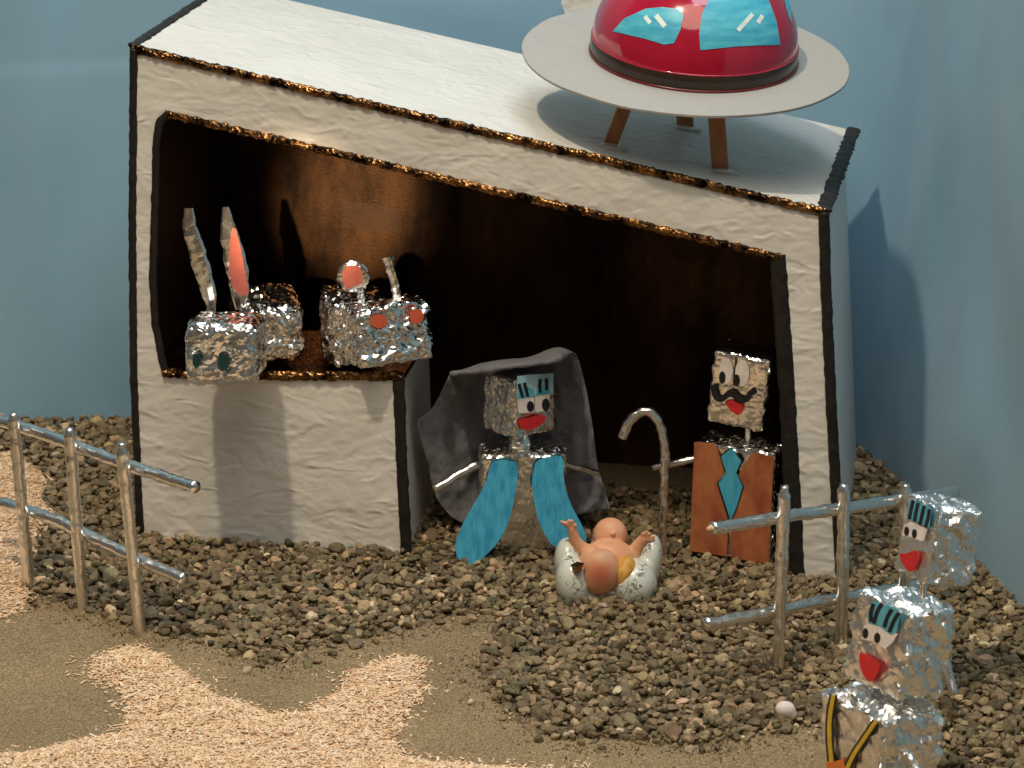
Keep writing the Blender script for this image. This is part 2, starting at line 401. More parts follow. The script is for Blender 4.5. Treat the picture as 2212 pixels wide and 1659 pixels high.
def scatter(x0, x1, y0, y1, sp):
    gx, gy = np.meshgrid(np.arange(x0, x1, sp), np.arange(y0, y1, sp)); gx = gx.ravel(); gy = gy.ravel()
    return gx + RNG.uniform(-.5, .5, len(gx)) * sp, gy + RNG.uniform(-.5, .5, len(gy)) * sp
pos = []
for lay, (sp, zz) in enumerate([(.44, -.12), (.46, .06), (.85, .20)]):
    px, py = scatter(-33, 30, -32, 23, sp); px += .2 * lay
    k = inside(px, py, GP); px, py = px[k], py[k]; ed = edge_dist(px, py, GP)
    uu = (px - C0.x) * UU.x + (py - C0.y) * UU.y; dd = (px - C0.x) * DD.x + (py - C0.y) * DD.y
    under = ((uu > .2) & (uu < 13.8) & (dd > -.05)) & (dd < 16) | ((uu > .2) & (uu < 35.4) & (dd > 11) & (dd < 16)) | ((uu > 33.6) & (uu < 35.6) & (dd > -.1) & (dd < 16))
    k = ~under & (ed > [0, .25, .8][lay]); px, py, ed = px[k], py[k], ed[k]
    z = zz + RNG.normal(0, .05, len(px)) - .12 * np.exp(-ed / .6)
    pos.append(np.stack([px, py, z, np.full(len(px), lay)], 1))
# strays along the gravel's edge on the sand
k = 160; i = RNG.integers(0, len(GP), k); sx = np.array([GP[j].x for j in i]) + RNG.normal(0, .7, k); sy = np.array([GP[j].y for j in i]) + RNG.normal(0, .7, k)
kk = sy < 0; pos.append(np.stack([sx[kk], sy[kk], np.full(kk.sum(), -.18), np.full(kk.sum(), 1)], 1))
kg = 4200; i = RNG.integers(0, len(GP), kg); t = RNG.random(kg); gx_ = np.array([p.x for p in GP]); gy_ = np.array([p.y for p in GP])
gx = gx_[i] * t + gx_[i - 1] * (1 - t) + RNG.normal(0, .8, kg); gy = gy_[i] * t + gy_[i - 1] * (1 - t) + RNG.normal(0, .8, kg)
kk = (gy < 2) & (gx > -26); pos.append(np.stack([gx[kk], gy[kk], np.full(kk.sum(), -.20), np.full(kk.sum(), -1)], 1))
pos = np.concatenate(pos); n = len(pos)
size = np.clip(RNG.lognormal(math.log(.295), .28, n), .15, .58); size = np.where(pos[:, 3] < 0, RNG.uniform(.03, .085, n), size); R3 = rot_mats(n, .33); sid = RNG.integers(0, 60, n); cols = pebble_cols(n)
v = np.stack([pos[:, 0] - CAM.x, pos[:, 1] - CAM.y, pos[:, 2] - CAM.z], 1); dep = v @ np.array(FW)
sx = 1106 + FPX * v[:, 0] / dep; sy = 829.5 - FPX * (v @ np.array(UPV)) / dep
vis = (sx > 10) & (sx < 2200) & (sy > 900) & (sy < 1650) & (pos[:, 3] >= 1)
order = np.argsort(-(size / dep) * vis); big = order[:300]; rest = np.setdiff1d(np.arange(n), big)
sh = np.array(SHAPES)
Vv = np.einsum('nij,nkj->nki', R3[rest], sh[sid[rest]] * size[rest][:, None, None]) + pos[rest][:, None, :3]
Ff = (IF[None] + (np.arange(len(rest)) * len(IV))[:, None, None]).reshape(-1, 3)
gb = grid_mesh('gravel_bed', -34, 30, -33, 23, 1.0, lambda x, y: -.42, flat('gravel_dust', (.07, .058, .04), .9)); gb['kind'] = 'structure'
pm = np_mesh('pebbles', Vv.reshape(-1, 3), Ff, np.repeat(cols[rest], len(IV), 0), PEB, False)
po = bpy.data.objects.new('pebbles', pm); COL.objects.link(po); po.parent = gb; po['kind'] = 'stuff'
single = [np_mesh('pebble', SHAPES[i], IF, np.repeat(pebble_cols(1), len(IV), 0), PEB, False) for i in range(60)]
for i in big:
    o = bpy.data.objects.new('pebble', single[sid[i]]); COL.objects.link(o); o.parent = gb
    o.location = Vector(pos[i, :3]) * S; o.rotation_euler = Matrix(R3[i].tolist()).to_euler(); o.scale = (size[i],) * 3

# ------------------------------------------------------------------ sawdust
SAW = vcol_mat('sawdust_shaving', .75, .2, 500, .2)
m, nt, b, tc = mat_new('packed_sawdust'); setp(b, rough=.85, spec=.15)
n1 = noise_node(nt, tc, 420, 4, .7); r1 = ramp(nt, n1.outputs['Fac'], [(.3, (.60, .38, .21)), (.55, (.76, .54, .34)), (.75, (.84, .66, .46))])
nt.links.new(r1.outputs[0], b.inputs['Base Color']); bump(nt, b, n1.outputs['Fac'], .8, .0015); SAWB = m
def sawdust(name, poly, dens, label):
    xs = [p.x for p in poly]; ys = [p.y for p in poly]
    x0, x1, y0, y1 = max(min(xs), -34), max(xs), max(min(ys), -32), max(ys)
    # mound
    stp = .3; nx = int((x1 - x0 + 2) / stp); ny = int((y1 - y0 + 2) / stp)
    gx, gy = np.meshgrid(x0 - 1 + stp * np.arange(nx), y0 - 1 + stp * np.arange(ny)); fx, fy = gx.ravel(), gy.ravel()
    ins = inside(fx, fy, poly); ed = np.where(ins, 1, -1) * edge_dist(fx, fy, poly)
    hz = np.array([noise.noise((x * 1.1, y * 1.1, 4)) for x, y in zip(fx, fy)])
    z = -.30 + .42 * (1 - np.exp(-np.clip(ed, 0, 9) / .8)) + .09 * hz * (ed > .2) - .15 * (ed < 0)
    idx = np.arange(nx * ny).reshape(ny, nx); quads = np.stack([idx[:-1, :-1], idx[:-1, 1:], idx[1:, 1:], idx[1:, :-1]], -1).reshape(-1, 4)
    quads = quads[(ed[quads] > -.35).all(1)]
    mo = mk(name, np.stack([fx, fy, z], 1).tolist(), quads.tolist(), SAWB, None, True); mo['kind'] = 'stuff'; tag(mo, label, 'sawdust')
    # shavings
    A = (x1 - x0 + 3.2) * (y1 - y0 + 3.2); nfl = int(A * dens)
    px = RNG.uniform(x0 - 1.6, x1 + 1.6, nfl); py = RNG.uniform(y0 - 1.6, y1 + 1.6, nfl)
    ins = inside(px, py, poly); ed = np.where(ins, 1, -1) * edge_dist(px, py, poly)
    k = (ed > 0) | ((ed > -1.6) & (RNG.random(nfl) < .38 * np.exp(ed / .28))); px, py, ed = px[k], py[k], ed[k]; nn = len(px)
    hz = np.array([noise.noise((x * 1.1, y * 1.1, 4)) for x, y in zip(px, py)])
    z = -.27 + .42 * (1 - np.exp(-np.clip(ed, 0, 9) / .8)) + .09 * hz * (ed > .2) + RNG.uniform(-.01, .05, nn)
    Ln = RNG.lognormal(math.log(.10), .6, nn); Wd = np.minimum(RNG.uniform(.018, .055, nn), Ln); R = rot_mats(nn, .13); bend = RNG.normal(0, .14, nn) * Ln
    o = np.zeros(nn)
    loc = np.stack([np.stack([-Ln, -Wd, bend], 1), np.stack([-Ln, Wd, bend], 1), np.stack([o, -Wd * 1.1, o], 1), np.stack([o, Wd * 1.1, o], 1), np.stack([Ln, -Wd * .8, bend], 1), np.stack([Ln, Wd * .8, bend], 1)], 1)
    # slight thickness: a second sheet below
    loc = np.concatenate([loc, loc - np.array([0, 0, .018])], 1)
    W = np.einsum('nij,nkj->nki', R, loc) + np.stack([px, py, z], 1)[:, None]
    q = np.array([[0, 2, 3, 1], [2, 4, 5, 3], [6, 7, 9, 8], [8, 9, 11, 10], [0, 6, 8, 2], [2, 8, 10, 4], [1, 3, 9, 7], [3, 5, 11, 9]])
    FF = (q[None] + (np.arange(nn) * 12)[:, None, None]).reshape(-1, 4)
    base = np.array([(.80, .56, .355), (.85, .64, .44), (.72, .46, .265), (.88, .72, .54), (.58, .33, .175)])
    c = base[RNG.choice(5, nn, p=[.33, .3, .2, .11, .06])] * RNG.uniform(.88, 1.12, (nn, 1))
    me = np_mesh('shavings', W.reshape(-1, 3), FF, np.repeat(c, 12, 0), SAW, False)
    so = bpy.data.objects.new('shavings', me); COL.objects.link(so); so.parent = mo; so['kind'] = 'stuff'
sawdust('sawdust_star', SP, 130, 'pale star-shaped heap of sawdust on the brown sand in the foreground')
sawdust('sawdust_patch', LP, 80, 'patch of pale sawdust behind the fence at the left edge')

# ------------------------------------------------------------------ stable
stable = thing('stable', 'white paper mache stable with sloping roof and bronze trimmed opening', 'stable', st(17.5, 8, 0))
front_px = [(300, 1170), (600, 1184), (872, 1200), (856, 818), (570, 817), (352, 803), (345, 770), (331, 700), (326, 600), (330, 470), (333, 300), (345, 258), (367, 240), (1000, 392), (1680, 552), (1697, 640), (1715, 900), (1738, 1260), (1812, 1262), (1794, 900), (1779, 470), (1000, 284), (289, 114)]
prism('front_panel', [uz(*p) for p in front_px], 0, .5, WHITE_F, stable)
zt = lambda u: 25.31 + (18.62 - 25.31) * (u - .79) / (34.16 - .79)
roofA = [st(.79, .03, 25.31), st(34.16, .03, 18.62), st(34.6, 16.6, 18.55), st(1.1, 16.0, 25.25)]
rn = (roofA[1] - roofA[0]).cross(roofA[3] - roofA[0]).normalized()
slab('roof', roofA, -rn * .38, WHITE_R, stable)
slab('roof_lining', [st(1.3, .5, zt(1.3) - .42), st(33.7, .5, zt(33.7) - .42), st(33.7, 15.2, zt(33.7) - .42), st(1.3, 15.2, zt(1.3) - .42)], -rn * .1, BROWN_WALL, stable)
prism('side_wall', [(-.0, -.4), (.4, -.4), (1.17, zt(1.17) - .42), (.79, zt(.79) - .42)], .52, 15.6, WHITE_S, stable)
prism('side_wall', [(35.05, -.4), (35.5, -.4), (34.16, 18.2), (33.75, 18.3)], .52, 16.6, WHITE_S, stable)
prism('back_wall', [(.1, -.4), (35.0, -.4), (33.9, 18.2), (.9, 24.8)], 15.7, 16.0, WHITE_S, stable)
prism('back_lining', [(.50, -.4), (34.95, -.4), (33.6, zt(33.6) - .6), (1.26, zt(1.26) - .6)], 15.3, 15.5, BRONZE_WALL, stable)
prism('side_lining', [(.45, -.4), (.6, -.4), (1.38, zt(1.38) - .6), (1.22, zt(1.22) - .6)], .55, 15.29, BROWN_WALL, stable)
prism('side_lining', [(34.8, -.4), (35.0, -.4), (33.7, zt(33.7) - .6), (33.5, zt(33.5) - .6)], .55, 15.29, BROWN_WALL, stable)
P0 = st(0, 15.3, 0)
tp = [on(x, y, P0, FN) for x, y in [(742, 432), (866, 447), (870, 505), (738, 492)]]
slab('tape_patch', tp, FN * .05, lining('bronze_tape', (.035, .015, .007), (.085, .04, .016), .5, .6), stable)
# manger block
prism('manger_side', [(13.55, -.4), (13.95, -.4), (13.75, 8.85), (13.35, 8.85)], .52, 7.0, WHITE_S, stable)
prism('manger_top', [(.6, 8.78), (13.8, 9.0), (13.8, 9.22), (.7, 9.0)], .05, 7.0, BRONZE, stable)
prism('manger_back', [(.6, -.4), (13.5, -.4), (13.3, 8.7), (.9, 8.7)], 6.6, 6.9, BROWN_WALL, stable)
# painted edges
def trim(name, pts, hw, hh, mat, lump=.35, d=0.0, nrm=None, lf=4.2):
    path = [st(*uz(x, y)[:1], d, uz(x, y)[1]) for x, y in pts]
    return tube(name, path, hw, mat, stable, mat is not BRONZE, ring=16, step=.11, lump=lump, lf=lf, flat=(nrm or FN, hh / hw))
trim('roof_edge_trim', [(286, 104), (1000, 274), (1781, 459)], .21, .17, BRONZE, .4)
trim('opening_trim', [(362, 247), (620, 306), (1000, 396), (1400, 489), (1684, 556)], .20, .18, BRONZE, .45)
trim('opening_trim', [(366, 244), (346, 262), (338, 300), (334, 470), (330, 600), (335, 700), (349, 770), (357, 806)], .2, .14, BLACKP, .2, lf=2)
trim('opening_trim', [(1680, 550), (1690, 700), (1703, 900), (1722, 1255)], .40, .16, BLACKP, .15, lf=2)
trim('manger_edge_trim', [(352, 806), (570, 812), (870, 812)], .24, .2, BRONZE, .4)
trim('manger_edge_trim', [(860, 808), (868, 1000), (878, 1200)], .30, .16, BLACKP, .15, lf=2)
trim('corner_trim', [(289, 104), (286, 500), (289, 820), (304, 1170)], .20, .2, BLACKP, .2, lf=2)
trim('corner_trim', [(1780, 458), (1783, 600), (1797, 900), (1817, 1258)], .27, .24, BLACKP, .15, lf=2)
trim('base_trim', [(300, 1166), (600, 1186), (884, 1204)], .2, .14, BLACKP, .5)
tube('roof_side_trim', [st(34.2, 0, 18.64), st(34.62, 16.6, 18.6)], .36, BLACKP, stable, ring=12, step=.15, lump=.3, lf=2, flat=(rn, .3))
tube('roof_side_trim', [st(.74, 0, 25.33), st(1.05, 16.0, 25.28)], .24, BLACKP, stable, ring=12, step=.15, lump=.3, lf=2, flat=(rn, .5))

# ------------------------------------------------------------------ flying saucer on the roof
saucer = thing('flying_saucer', 'red domed toy flying saucer on three wooden legs standing on the roof', 'flying saucer', st(26.6, 5, 20.1))
dc = on(1481, 122, C0 + DD * 6.0, FN); DR = 8.0
NV = Vector((.057, -.131, .99)).normalized(); EX = NV.cross(Vector((0, 1, 0))).normalized() * 1; EX = Vector((1, 0, 0)); EX = (EX - NV * EX.dot(NV)).normalized(); EY = NV.cross(EX)
def lathe(prof, n=72):
    v = []; f = []; k = len(prof)
    for i in range(n):
        a = 2 * math.pi * i / n
        for r, h in prof: v.append(dc + (EX * math.cos(a) + EY * math.sin(a)) * r + NV * h)
    for i in range(n):
        for j in range(k - 1): f.append([i * k + j, ((i + 1) % n) * k + j, ((i + 1) % n) * k + j + 1, i * k + j + 1])
    return v, f
GREYC = painted('grey_cardboard', (.355, .35, .335), (.385, .378, .362), .7, 300, .2, .0002)
v, f = lathe([(.01, 0), (DR * .7, 0), (DR - .02, 0), (DR, -.02), (DR, -.12), (DR - .02, -.14), (.01, -.14)]); v = [q + NV * (.05 * noise.noise(q * .35) * ((q - dc).length / DR) ** 2 + 0) + (q - dc).normalized() * .05 * noise.noise(q * .8) for q in v]; fixn(mk('disc', v, f, GREYC, saucer, False))
REDD = painted('glossy_red_plastic', (.36, .005, .026), (.43, .009, .038), .12, 40, 0, 0, .5, coat=.6)
CH = on(1498, 122, dc, NV); coff = CH - dc
DRD, DH, BH = 5.02, 4.3, .85
prof = [(DRD * math.cos(a), BH + DH * math.sin(a)) for a in [math.pi / 2 * i / 24 for i in range(25)]]; prof[-1] = (.01, BH + DH)
v, f = lathe(prof); mk('dome', [q + coff for q in v], f, REDD, saucer, True)
v, f = lathe([(DRD + .02, 0.01), (DRD + .06, .05), (DRD + .06, BH - .05), (DRD + .01, BH)]); mk('rim_band', [q + coff for q in v], f, painted('glossy_black_brown_band', (.022, .013, .009), (.035, .02, .013), .25, 60, 0, 0, .5), saucer, True)
WIN = painted('blue_marker_window', (.03, .33, .53), (.11, .52, .66), .4, 60, 0, 0, stretch=(1, 1, 5))
GLINT = flat('white_marker', (.7, .78, .76), .5)
oc = dc + coff + NV * BH
def on_dome(x, y, lift):
    r = ray(x, y).normalized(); o = CAM - oc
    def T(v): return Vector((v.dot(EX) / (DRD + lift), v.dot(EY) / (DRD + lift), v.dot(NV) / (DH + lift)))
    a, b = T(o), T(r); A, B, Cc = b.dot(b), a.dot(b), a.dot(a) - 1; D = B * B - A * Cc
    t = (-B - math.sqrt(max(D, 0))) / A; return CAM + r * t
def dome_patch(name, pts, lift, mat, parent):
    pts = [(p[0] + (q[0] - p[0]) * k / 4, p[1] + (q[1] - p[1]) * k / 4) for p, q in zip(pts, pts[1:] + pts[:1]) for k in range(4)]
    cx = sum(p[0] for p in pts) / len(pts); cy = sum(p[1] for p in pts) / len(pts); v = [on_dome(cx, cy, lift)]; f = []; n = len(pts); K = 6
    for k in range(1, K + 1):
        for x, y in pts: v.append(on_dome(cx + (x - cx) * k / K, cy + (y - cy) * k / K, lift))
    for i in range(n): f.append([0, 1 + i, 1 + (i + 1) % n])
    for k in range(K - 1):
        for i in range(n): f.append([1 + k * n + i, 1 + (k + 1) * n + i, 1 + (k + 1) * n + (i + 1) % n, 1 + k * n + (i + 1) % n])
    for i in range(n): v.append(on_dome(*pts[i], lift))
    for i in range(n): v.append(on_dome(*pts[i], .005))
    for i in range(n): f.append([1 + K * n + i, 1 + (K + 1) * n + i, 1 + (K + 1) * n + (i + 1) % n, 1 + K * n + (i + 1) % n])
    return fixn(mk(name, v, f, mat, parent, True))
w = dome_patch('window', [z1(*p) for p in [(650, 190), (720, 112), (850, 52), (950, 42), (1050, 55), (1080, 92), (1062, 180), (1022, 262), (960, 270), (850, 236), (740, 210)]], .025, WIN, saucer)
for a, b_, h in [((845, 98), (878, 140), 13), ((912, 92), (968, 160), 15)]: dome_patch('glint', stroke([z1(*a), z1((a[0] + b_[0]) / 2, (a[1] + b_[1]) / 2), z1(*b_)], h * .3564, 2), .04, GLINT, w)
w = dome_patch('window', [z1(*p) for p in [(1182, 304), (1175, 200), (1190, 90), (1220, 20), (1290, -70), (1400, -105), (1520, -70), (1600, 5), (1645, 130), (1668, 272), (1560, 274), (1400, 282), (1280, 294)]], .025, WIN, saucer)
for a, b_, h in [((1410, 185), (1500, 85), 13), ((1532, 140), (1560, 92), 13)]: dome_patch('glint', stroke([z1(*a), z1((a[0] + b_[0]) / 2, (a[1] + b_[1]) / 2), z1(*b_)], h * .3564, 2), .04, GLINT, w)
w = dome_patch('window', [z1(*p) for p in [(1682, -40), (1700, 40), (1722, 110), (1736, 150), (1731, 80), (1722, 0), (1705, -40)]], .025, WIN, saucer)
LEGW = painted('copper_painted_wood', (.38, .14, .06), (.54, .23, .105), .5, 200, .3, .0003, stretch=(1, 1, .25))
roofP = lambda x, y: on(x, y, roofA[0], rn)
for (bx, by, tx, ty, w1, w2) in [(1318, 312, 1356, 212, .34, .22), (1480, 272, 1478, 226, .42, .3), (1556, 366, 1546, 232, .40, .26)]:
    p0 = roofP(bx, by); t0 = on(tx, ty, p0 + DD * .0, Vector((0, 1, 0)))
    dirv = (t0 - p0).normalized(); L = (dc - NV * .16 - p0).dot(NV) / dirv.dot(NV); p1 = p0 + dirv * L
    a = dirv.cross(Vector((0, 1, 0))).normalized(); b_ = dirv.cross(a); q = [a * w1 + b_ * w2, a * w1 - b_ * w2, -a * w1 - b_ * w2, -a * w1 + b_ * w2]
    o = fixn(mk('leg', [p0 - dirv * .1 + e for e in q] + [p1 + e for e in q], [[0, 1, 2, 3], [4, 7, 6, 5]] + [[i, i + 4, (i + 1) % 4 + 4, (i + 1) % 4] for i in range(4)], LEGW, saucer))
    bv = o.modifiers.new('bevel', 'BEVEL'); bv.width = .06 * S; bv.segments = 2
GLUE = painted('clear_glue', (.55, .55, .50), (.68, .67, .62), .15, 200, .2, .0004, .6)
for k, (bx, by) in enumerate([(1322, 318), (1482, 278), (1562, 370)]):
    q = roofP(bx, by); V, F = blob([(q + rn * .02, (.62, .5, .14), eul(30 * k, 0, 12)), (q + Vector((-.35, .1, 0)) + rn * .04, (.35, .3, .12), None), (q + Vector((.4, -.2, -.06)) + rn * .02, (.4, .22, .1), None)], 20)
    mk('glue_blob', V, F, GLUE, saucer, True)
v, f = lathe([(DRD + .05 + .07 * math.cos(a), .07 + .07 * math.sin(a)) for a in [2 * math.pi * i / 10 for i in range(11)]]); mk('rim_bead', [q + coff for q in v], f, painted('dark_red_bead', (.10, .012, .012), (.16, .02, .02), .25, 90, 0, 0, .5), saucer, True)
v, f = lathe([(DRD + .02 + .05 * math.cos(a), BH + .05 * math.sin(a)) for a in [2 * math.pi * i / 10 for i in range(11)]]); mk('rim_bead', [q + coff for q in v], f, REDD, saucer, True)
scr = slab('white_paper_scrap', [aty(x, y, 19.2) for x, y in [(1212, -40), (1213, 10), (1226, 40), (1300, 30), (1310, -40)]], Vector((0, .1, 0)), WHITE_R, None)
tag(scr, 'white textured paper scrap on the blue backdrop behind the saucer', 'paper')

# ------------------------------------------------------------------ faces
def lash_face(head, P0, n, zf, eyes, pupils, lids, lashes, mouth, lw, off=.09):
    for e in eyes: cutout('eye', [zf(*p) for p in e], P0, n, PAPER_W, head, off)
    for cx, cy, rx, ry in pupils:
        x, y = zf(cx, cy); s = zf(1, 0)[0] - zf(0, 0)[0]; cutout('pupil', ell(x, y, rx * s, ry * s), P0, n, INK, head, off + .02)
    for l in lids: cutout('eyelid', [zf(*p) for p in l], P0, n, BLUE_P, head, off + .01)
    for a in lashes: cutout('eyelash', stroke([zf(*p) for p in a], lw), P0, n, INK, head, off + .03)
    cutout('mouth', [zf(*p) for p in mouth], P0, n, RED_P, head, off, smooth=3)

# ------------------------------------------------------------------ seated woman robot with veil
wom = thing('robot_figure', 'foil robot with grey veil and turquoise paper robe beside the baby', 'robot', (0.4, 1.8, 0), 'foil robots')
Mb = eul(2, -2, 0); foil_box('body', Vector((.53, 1.9, 2.55)), Mb, (4.25, 2.6, 5.3), FOIL, wom, .07, .25, 16, 1)
Mh = eul(40, -4, 4); hc = Vector((.40, 1.45, 7.80)); hs = (2.75, 2.4, 2.95)
wh = foil_box('head', hc, Mh, hs, FOIL, wom, .055, .2, 12, 2)
tube('neck', [(.35, 1.5, 4.9), (.38, 1.4, 6.6)], .5, FOIL, wom, False, lump=.3, step=.15)
n = Mh @ Vector((0, -1, 0)); P0 = hc + n * hs[1] / 2
cutout('face_patch', [z4(*p) for p in [(622, 222), (700, 212), (826, 205), (822, 320), (720, 334), (620, 348)]], P0, n, PALE_B, wh, .08)
lash_face(wh, P0, n, z4, [[(622, 348), (716, 337), (716, 425), (630, 430)], [(722, 334), (803, 322), (803, 415), (722, 424)]], [(695, 392, 20, 30), (782, 383, 22, 36)],
    [[(622, 350), (632, 290), (655, 278), (690, 282), (716, 300), (716, 338)], [(722, 334), (735, 290), (770, 270), (800, 275), (806, 320)]],
    [[(632, 265), (640, 300), (652, 340)], [(662, 258), (672, 300), (680, 335)], [(752, 238), (748, 280), (750, 315)], [(786, 235), (788, 270), (784, 300)]],
    [(635, 468), (690, 456), (740, 440), (778, 446), (770, 480), (730, 510), (670, 528), (636, 505)], 3.2, .13)
# robe strips lean out from the chest to the gravel
P0 = Vector((.5, .5, 4.9)); n = Vector((0, -1, .28)).normalized()
for pts in ([(485, 700), (610, 705), (622, 790), (600, 930), (560, 1070), (500, 1170), (420, 1250), (350, 1295), (325, 1288), (318, 1262), (290, 1252), (272, 1200), (280, 1130), (330, 1020), (400, 900), (450, 800)],
            [(745, 690), (870, 670), (880, 760), (890, 850), (930, 960), (980, 1050), (1010, 1140), (985, 1190), (930, 1220), (870, 1210), (800, 1150), (750, 1060), (720, 950), (703, 830), (715, 740)]):
    cutout('robe_strip', [z4(*p) for p in pts], P0, n, TURQ, wom, .12, .04, smooth=2)
tube('arm', [aty(1030, 1002, .9), aty(985, 1028, .5), aty(938, 1057, 0)], .22, FOILS, wom, step=.15, lump=.25, lf=2.5, seed=3)
tube('arm', [aty(1212, 1000, 1.2), aty(1296, 1023, 2.2)], .15, FOILS, wom, step=.15, lump=.25, lf=2.5, seed=4)
rows = [[(250, 208, 1.6), (420, 192, .5), (540, 172, .1), (680, 158, .1), (815, 135, .3), (905, 95, 1.4)],
        [(235, 222, 3.0), (420, 158, 2.8), (540, 142, 3.0), (680, 130, 3.0), (850, 72, 2.8), (955, 105, 2.8)],
        [(150, 390, 3.2), (330, 400, 3.9), (520, 400, 4.3), (680, 400, 4.3), (860, 380, 4.0), (1005, 280, 3.2)],
        [(60, 490, 2.6), (280, 600, 3.9), (480, 600, 4.4), (700, 600, 4.4), (890, 580, 4.0), (1040, 480, 3.2)],
        [(115, 700, 3.0), (300, 780, 3.9), (480, 800, 4.4), (700, 800, 4.4), (920, 760, 4.0), (1075, 740, 3.0)],
        [(165, 900, 3.2), (320, 950, 3.9), (480, 960, 4.3), (700, 960, 4.3), (950, 940, 3.6), (1110, 850, 2.6)],
        [(260, 1020, 3.4), (340, 1045, 3.9), (480, 1040, 4.3), (700, 1040, 4.3), (1000, 985, 3.4), (1142, 965, 2.4)]]
ctrl = [[aty(*z4(x, y), Y) for x, y, Y in r] for r in rows]
fine = [catmull(r, 14) for r in ctrl]; cols_ = list(zip(*fine)); fine2 = [catmull(c, 14) for c in cols_]
V = []; F = []; nr = len(fine2[0])
for c in fine2:
    for q in c: V.append(q + Vector((0, -1, .2)) * (.36 * noise.noise(q * .55 + Vector((3, 0, 0))) + .30 * (1 - 2 * abs(noise.noise(Vector((q.x * .9, q.y, q.z * .35)) + Vector((1, 2, 7))))) + .10 * noise.noise(q * 2.2)))
for i in range(len(fine2) - 1):
    for j in range(nr - 1): a = i * nr + j; F.append([a, a + nr, a + nr + 1, a + 1])
VEIL = painted('grey_woven_cloth', (.16, .158, .178), (.24, .235, .265), .85, 700, .9, .0008, .15)
ve = mk('veil', V, F, VEIL, wom, True); so = ve.modifiers.new('solid', 'SOLIDIFY'); so.thickness = .08 * S; so.offset = 0
tube('hem', [V[i * nr] + Vector((0, 0, .03)) for i in range(len(fine2))], lambda t: .13 + .10 * (math.exp(-((t - .33) / .06) ** 2) + math.exp(-((t - .88) / .07) ** 2)), VEIL, ve, ring=10, step=.12, lump=.5, lf=2.4)

# ------------------------------------------------------------------ man robot with moustache
man = thing('robot_figure', 'foil robot with black moustache, rust jacket and turquoise tie', 'robot', (11.4, .6, 0), 'foil robots')
Mb = eul(-25, -1, 0); bc = Vector((11.33, .6, 3.02)); foil_box('body', bc, Mb, (4.25, 2.1, 5.8), FOIL, man, .07, .2, 16, 5)
Mh = eul(-20, -2, 5); hc = Vector((11.47, .95, 8.78)); hs = (2.95, 2.3, 3.7)
mh = foil_box('head', hc, Mh, hs, FOIL, man, .045, .2, 13, 6)
tube('neck', [(11.7, .8, 5.6), (11.7, .9, 7.6)], .2, FOILS, man, step=.15)
n = Mh @ Vector((0, -1, 0)); P0 = hc + n * hs[1] / 2
for cx, cy, rx, ry in [(762, 212, 42, 78), (862, 225, 44, 82)]: cutout('eye', [z5(*p) for p in ell(cx, cy, rx, ry)], P0, n, PAPER_W, mh, .09)
cutout('nose_line', stroke([z5(822, 125), z5(815, 210), z5(808, 300)], 1.3), P0, n, INK, mh, .11)
for cx, cy, rx, ry in [(738, 253, 20, 38), (826, 270, 22, 36)]: cutout('pupil', [z5(*p) for p in ell(cx, cy, rx, ry)], P0, n, INK, mh, .12)
cutout('mouth', [z5(*p) for p in [(755, 405), (800, 395), (830, 408), (870, 425), (860, 465), (835, 487), (805, 470), (775, 440)]], P0, n, RED_P, mh, .09, smooth=3)
cutout('moustache', stroke([z5(*p) for p in [(685, 300), (688, 345), (706, 383), (740, 388), (772, 358), (800, 352), (828, 375), (862, 396), (895, 385), (913, 352), (940, 342)]], lambda t: 6.6 - 1.2 * math.sin(math.pi * t) + 2.2 * math.exp(-((t - .5) / .12) ** 2)), P0, n, INK, mh, .14, .05)
n = Mb @ Vector((0, -1, 0)); P0 = bc + n * 1.05
cutout('jacket_panel', [z5(*p) for p in [(565, 655), (690, 665), (720, 740), (750, 840), (705, 910), (745, 1050), (774, 1140), (768, 1366), (535, 1332)]], P0, n, JACKET, man, .11, .04)
cutout('jacket_panel', [z5(*p) for p in [(920, 725), (1060, 745), (1046, 1000), (1025, 1412), (792, 1377), (792, 1140), (840, 1020), (872, 930), (838, 860), (870, 800)]], P0, n, JACKET, man, .11, .04)
tie = [(795, 685), (862, 770), (828, 842), (872, 932), (832, 1062), (790, 1150), (755, 1050), (706, 912), (762, 848), (724, 738)]
cx = sum(p[0] for p in tie) / len(tie)
o = cutout('tie', [z5(*p) for p in tie], P0, n, INK, man, .16, .03)
cutout('tie_front', [z5(cx + (p[0] - cx) * .9, 915 + (p[1] - 915) * .965) for p in tie], P0, n, TIE, o, .19, .02)
tube('arm', [aty(1512, 988, .8), aty(1465, 998, .8), aty(1410, 1010, 1.0)], lambda t: .2 - .03 * t, FOILS, man, step=.15, lump=.3, lf=2.5, seed=8)
cane = [aty(*z5(x, y), -.3) for x, y in [(118, 630), (150, 545), (200, 485), (258, 460), (318, 492), (355, 565), (377, 650), (380, 800), (372, 1000), (364, 1250), (368, 1400)]]
cane[-1].z = -.25
o = tube('walking_staff', catmull(cane, 6), .23, FOILS, None, True, base=(g(1432, 1210)), lump=.35, lf=2.6, step=.12, seed=9); tag(o, 'foil wrapped hooked staff standing in the gravel before the moustached robot', 'staff')

